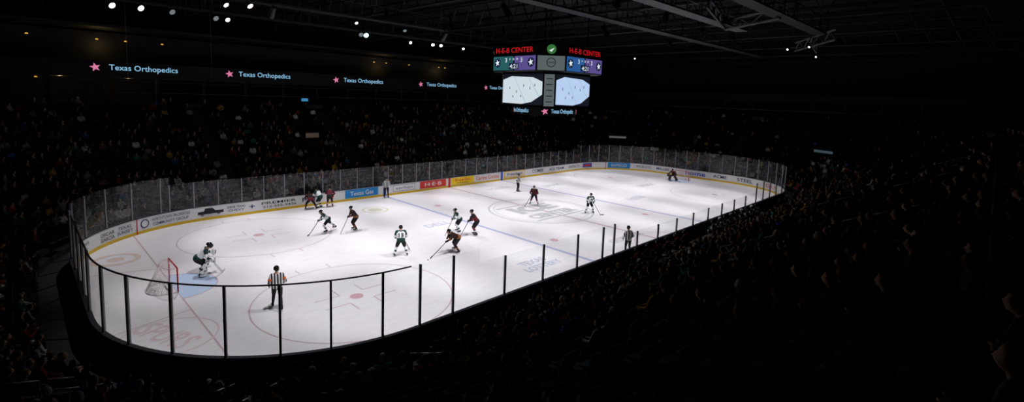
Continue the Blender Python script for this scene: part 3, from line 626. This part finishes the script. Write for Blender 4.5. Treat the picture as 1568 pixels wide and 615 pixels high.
for sa in CORN:
    for sd in(-.6,.6):
        for k0,k1 in((1,4),(5,8)):
            rail([(*P(sa+sd*RR/(RR+D0+k*DD),D0+k*DD+.4)[:2],Z0+k*DZ+.95) for k in range(k0,k1)])

# ------------------------------------------------------------------ SCOREBOARD
sbd=empty('scoreboard')
def octo(a,c,z0,z1,mb,m):
    p=[(-a,-(a-c)),(-(a-c),-a),((a-c),-a),(a,-(a-c)),(a,(a-c)),((a-c),a),(-(a-c),a),(-a,(a-c))]
    vs=[(x,y,z0) for x,y in p]+[(x,y,z1) for x,y in p]; mb.add(vs,[(i,(i+1)%8,8+(i+1)%8,8+i) for i in range(8)]+[tuple(range(7,-1,-1)),tuple(range(8,16))],m)
SBK=mat('scoreboard_black',S(14,14,16),.4); SBG=mat('scoreboard_frame',S(60,62,64),.4)
E_RED=emat('led_red',S(196,26,30),.9); E_TEAL=emat('led_teal',S(44,104,108),.75); E_PUR=emat('led_purple',S(104,88,160),.75); E_WH=emat('led_white',S(225,232,238),1.); E_BLU=emat('led_blue',S(44,96,160),.85); E_GRN=emat('led_green',S(60,130,64),.7); E_ICE=emat('video_ice',S(206,218,226),1.0); E_ICB=emat('video_ice_blue',S(182,206,240),1.0); E_DK=emat('video_dark',S(16,20,30),1.); E_LN=emat('video_line',S(150,172,200),1.); E_GY=emat('led_grey',S(104,114,116),.7); E_NV=emat('led_navy',S(18,30,60),.9)
SM=[SBK,SBG,E_RED,E_TEAL,E_PUR,E_WH,E_BLU,E_GRN,E_ICE,E_ICB,E_DK,E_LN,E_GY,E_NV,TXT,STR_]
mb=MB(); octo(4.0,1.65,13.12,13.9,mb,0); octo(4.0,1.65,11.85,13.08,mb,0); octo(3.9,1.6,13.05,13.15,mb,1); octo(2.95,.66,9.15,11.86,mb,0); octo(2.2,.6,8.9,9.2,mb,0)
n=48; vs=[(2.65*math.cos(2*math.pi*i/n),2.65*math.sin(2*math.pi*i/n),z) for z in(8.35,9.05) for i in range(n)]; mb.add(vs,[(i,(i+1)%n,n+(i+1)%n,n+i) for i in range(n)]+[tuple(range(n-1,-1,-1)),tuple(range(n,2*n))],0)
for q in range(4):
    a=math.pi/2*q; nx,ny=round(math.cos(a)),round(math.sin(a)); N=(nx,ny,0); rt=Vector((0,0,1)).cross(Vector(N))
    def C(off,x,z): v=Vector(N)*off+rt*x; return (v.x,v.y,z)
    ptext(mb,'H-E-B CENTER',C(4.0,0,13.48),N,.4,2,4.1,.008)
    cols=(3,4) if q%2==0 else (6,4)
    pquad(mb,C(4.0,-1.2,12.46),N,2.25,1.1,cols[0]); pquad(mb,C(4.0,1.2,12.46),N,2.25,1.1,cols[1]); pquad(mb,C(4.0,0,12.22),N,1.1,.5,13,.02)
    ptext(mb,'4:21',C(4.0,0,12.22),N,.34,5,.85,.01,.04); ptext(mb,'3',C(4.0,-.85,12.7),N,.34,5,None,.01,.04); ptext(mb,'3',C(4.0,.85,12.7),N,.34,5,None,.01,.04); ptext(mb,'1 2 3',C(4.0,0,12.78),N,.14,5,.9,.01,.04)
    for sg in(-1,1):
        pts=[(.36*math.cos(2*math.pi*i/20),.36*math.sin(2*math.pi*i/20)) for i in range(20)]; ppoly(mb,C(4.0,sg*1.85,12.5),N,pts,13,.02); pstar(mb,C(4.0,sg*1.85,12.5),N,.28,5,.04)
    c=C(2.95,0,10.45); pquad(mb,c,N,4.5,2.45,10)
    icem=8 if q%2==0 else 9
    ppoly(mb,c,N,[(-2.2,-1.15),(-2.2,.75),(-1.2,1.05),(1.2,.95),(2.2,.6),(2.2,-.4),(1.1,-1.0),(0,-1.2)],icem,.02)
    ppoly(mb,c,N,[(-.9,1.0),(-.86,1.0),(.5,-1.1),(.44,-1.1)],11,.03); ppoly(mb,c,N,[(.7,.9),(.74,.9),(1.9,-.5),(1.85,-.53)],11,.03)
    for px,py in((-1.4,.1),(-.6,-.2),(.2,.3),(.9,.1),(-1.0,-.6),(1.4,.35),(-.1,-.55)): ppoly(mb,c,N,[(px-.04,py-.1),(px+.05,py-.1),(px+.03,py+.1),(px-.03,py+.1)],10,.03)
    a2=a+math.pi/4; N2=(math.cos(a2),math.sin(a2),0); r2=Vector((0,0,1)).cross(Vector(N2)); dd=(2*4.0-1.65)/math.sqrt(2)
    def C2(off,x,z): v=Vector(N2)*off+r2*x; return (v.x,v.y,z)
    pquad(mb,C2(dd,0,12.46),N2,2.1,1.1,12); pts=[(.36*math.cos(2*math.pi*i/24),.36*math.sin(2*math.pi*i/24)) for i in range(24)]; ppoly(mb,C2(dd,0,12.5),N2,pts,0,.02); ppoly(mb,C2(dd,0,12.5),N2,[(x*.85,y*.85) for x,y in pts],12,.03); ptext(mb,'TEXAS',C2(dd,0,12.5),N2,.14,0,.5,.01,.045)
    ppoly(mb,C2(dd,0,13.5),N2,[(x*1.0,y*1.0) for x,y in pts],7,.02); ppoly(mb,C2(dd,0,13.5),N2,[(-.2,-.1),(0,-.2),(.22,.12),(.05,.02)],5,.04)
    d3=(2*2.95-.66)/math.sqrt(2); pquad(mb,C2(d3,0,10.4),N2,.8,2.5,12)
    for i in range(5): pquad(mb,C2(d3,0,9.5+i*.45),N2,.5,.06,0,.02)
def ctext(body,ang,h,w,z,m):
    vs,fs=text_verts(body,1,.01); vs=fit(vs,w,h); R_=2.68; mb.add([(R_*math.cos(ang+x/R_),R_*math.sin(ang+x/R_),z+y) for x,y,_ in vs],fs,m)
base=math.atan2(-27.8,-32.2)
for i in range(4):
    b=base+i*math.pi/2; ctext('Texas Orthopedics',b+.62,.46,2.3,8.7,14)
    vs=[(2.68*math.cos(b+x/2.68),2.68*math.sin(b+x/2.68),8.72+y) for x,y in [(0,0)]+star_pts(.32,rot=1.8)]; mb.add(vs,[(0,1+k,1+(k+1)%10) for k in range(10)],15)
mb.obj('scoreboard_body',SM,sbd)
mb=MB()
for sx in(-1,1):
    for sy in(-1,1): mb.cyl((sx*2.4,sy*2.4,13.9),(sx*2.4,sy*2.4,18.7),.05,.05,8)
mb.box((0,0,14.2),(5.4,.2,.2)); mb.box((0,0,14.2),(.2,5.4,.2)); mb.box((0,0,18.3),(6,6,.2))
mb.obj('scoreboard_hoist',[TRS],sbd)

# ------------------------------------------------------------------ ROOF STEEL
def truss(mb,p,q,h,m=0,bays=None):
    p=Vector(p);q=Vector(q);u=Vector((0,0,h)); L=(q-p).length; n=bays or max(2,int(L/2.2))
    mb.cyl(p,q,.09,.09,6,m); mb.cyl(p+u,q+u,.09,.09,6,m)
    for i in range(n):
        a=p.lerp(q,i/n);b=p.lerp(q,(i+1)/n); mid=(a+b)/2+u; mb.cyl(a,mid,.05,.05,5,m); mb.cyl(mid,b,.05,.05,5,m)
mb=MB()
for x in range(-50,51,10): truss(mb,(x,-36,16.4),(x,36,16.4),2.2)
mb.obj('roof_trusses',[TRS])
def catwalk(y,x0,x1,z=15.4,m=None):
    mb=MB(); mb.box(((x0+x1)/2,y,z),(x1-x0,.9,.1))
    for sg in(-1,1):
        mb.cyl((x0,y+sg*.45,z+1.0),(x1,y+sg*.45,z+1.0),.035,.035,6)
        for i in range(int((x1-x0)/2)+1): mb.cyl((x0+i*2,y+sg*.45,z),(x0+i*2,y+sg*.45,z+1.0),.03,.03,6)
    for i in range(int((x1-x0)/6)+1): mb.cyl((x0+i*6,y,z),(x0+i*6,y,18.75),.04,.04,6)
    return mb.obj('lighting_catwalk',[m or TRS])
BR=mat('truss_steel_light',S(74,76,78),.6)
catwalk(15.2,-40,26); catwalk(7.6,-40,-5); catwalk(-7.6,-30,30); catwalk(-13.7,-30,6,15.2,BR); catwalk(-17.8,-14,10,15.2)
mb=MB(); truss(mb,(3.2,-13.6,15.0),(.2,-18,15.0),.6); truss(mb,(-5.5,-16,15),(3.2,-13.6,15),.6); truss(mb,(14.9,-16,15.2),(24.4,-14.3,15.2),.8); truss(mb,(14,-18,15.2),(22,-13,15.2),.8); mb.obj('roof_bracing',[BR])
mb=MB()
for x,y,z in((-26.4,15.9,9.9),(-21.2,15.9,10.5),(-2.2,12,14.5)): mb.cyl((x,y,z),(x,y,18.75),.012,.012,5)
mb.obj('support_cables',[mat('cable_grey',S(90,90,92),.5)])
FL=emat('flood_lens_bright',S(255,255,250),4.); FL2=emat('flood_lens_dim',S(150,160,165),.5); FLG=emat('flood_lens_green',S(190,255,245),4.); FLP=emat('flood_lens_pink',S(255,225,235),4.)
def flood(x,y,z,lens,r=.18,target=(-14,-8,0)):
    mb=MB(); d=(Vector(target)-Vector((x,y,z))).normalized()
    mb.cyl(-d*.35,d*.0,r*.55,r*1.02,16,0); mb.cyl(d*.0,d*.07,r*1.08,r*1.08,16,0,cap=False); mb.cyl(d*.01,d*.03,r,r,16,1)
    s_=d.cross(Vector((0,0,1))).normalized(); 
    for sg in(-1,1): mb.cyl(s_*sg*r*1.15-d*.1,s_*sg*r*1.15-d*.1+Vector((0,0,r*1.6)),.02,.02,6,0)
    mb.cyl(-s_*r*1.15-d*.1+Vector((0,0,r*1.6)),s_*r*1.15-d*.1+Vector((0,0,r*1.6)),.02,.02,6,0); mb.cyl(-d*.1+Vector((0,0,r*1.6)),-d*.1+Vector((0,0,r*1.6+.08)),.03,.03,6,0)
    return mb.obj('arena_floodlight',[SBK,lens],loc=(x,y,z))
for x,y,l,r in((-27.2,15,FL,.2),(-25.7,14.6,FL,.2),(-23.9,14.6,FL2,.2),(-20.2,15.2,FL,.17),(-21.0,15.2,FL2,.2),(-9.1,14.1,FLG,.22),(-9.6,14.1,FL2,.2),(-3.3,15.6,FL,.14),(-.8,15.2,FL,.16),(.1,15,FL,.16),(3.5,15.4,FL,.13),(-22.4,7.6,FL,.16),(-21.3,6.6,FLP,.18),(-13.6,7.4,FL,.12),(-9.0,7.9,FL2,.14)): flood(x,y,14.95,l,r)
for x,y in((19.8,3.4),(16.2,-14),(14.9,-16),(24.4,-14.3)): flood(x,y,14.8,FL,.08)
def lamp(name,loc,tgt,energy,size,blend,col=(1,.985,1),drop=.35):
    e=empty(name,loc); dv=(Vector(tgt)-Vector(loc)).normalized(); mb=MB()
    mb.cyl(-dv*.6,dv*.0,.14,.2,16,0); mb.cyl(dv*0,dv*.2,.2,.23,16,0,cap=False); mb.cyl(-dv*.3,-dv*.3+Vector((0,0,.8)),.03,.03,6); mb.obj('housing',[SBK],e)
    l=bpy.data.lights.new('spot','SPOT'); l.energy=energy; l.spot_size=math.radians(size); l.spot_blend=blend; l.shadow_soft_size=.15; l.color=col
    o=bpy.data.objects.new('spot_light',l); COL.objects.link(o); o.parent=e; o.location=dv*drop; o.rotation_euler=dv.to_track_quat('-Z','Y').to_euler()
for x in(-23.5,-16.8,-10.1,-3.4,3.4,10.1,16.8,23.5):
    for sy in(-1,1):
        lamp('rink_spot_lamp',(x,sy*8.9,16.2),(x*.985,sy*6.0,0),5300,64,.42,(1,.98,1))
# added dim fill lamps to brighten the crowd, not known arena fixtures
for x,e in((-22,330),(-12,420),(-2,360),(8,220)): lamp('crowd_fill_lamp',(x,-7.2,14.6),(x,-17.5,2.0),e,56,.9)
lamp('crowd_fill_lamp',(-24,2,14.6),(-34,-4,1.0),420,74,.9)
for x in(-20,-6,10): lamp('crowd_fill_lamp',(x,6.6,14.6),(x,20,2.8),130,80,.9)
w=bpy.data.worlds.new('world'); sc.world=w; w.use_nodes=True; w.node_tree.nodes['Background'].inputs[0].default_value=(0.0004,0.0004,0.0005,1); w.node_tree.nodes['Background'].inputs[1].default_value=1

# ------------------------------------------------------------------ CAMERA
yaw,pit,roll,f=.776,-.107,.0345,752.2
Fv=Vector((math.cos(yaw)*math.cos(pit),math.sin(yaw)*math.cos(pit),math.sin(pit))); R0=Vector((math.sin(yaw),-math.cos(yaw),0)); U0=R0.cross(Fv)
R2=R0*math.cos(roll)+U0*math.sin(roll); U2=-R0*math.sin(roll)+U0*math.cos(roll)
cam=bpy.data.cameras.new('camera'); co=bpy.data.objects.new('camera',cam); COL.objects.link(co)
M=Matrix((R2,U2,-Fv)).transposed().to_4x4(); M.translation=Vector((-32.2,-27.8,9.77)); co.matrix_world=M
cam.sensor_width=36; cam.sensor_fit='HORIZONTAL'; cam.lens=f/1568*36; cam.shift_y=-(307.5-229.5)/1568; cam.clip_start=.1; cam.clip_end=300
sc.camera=co
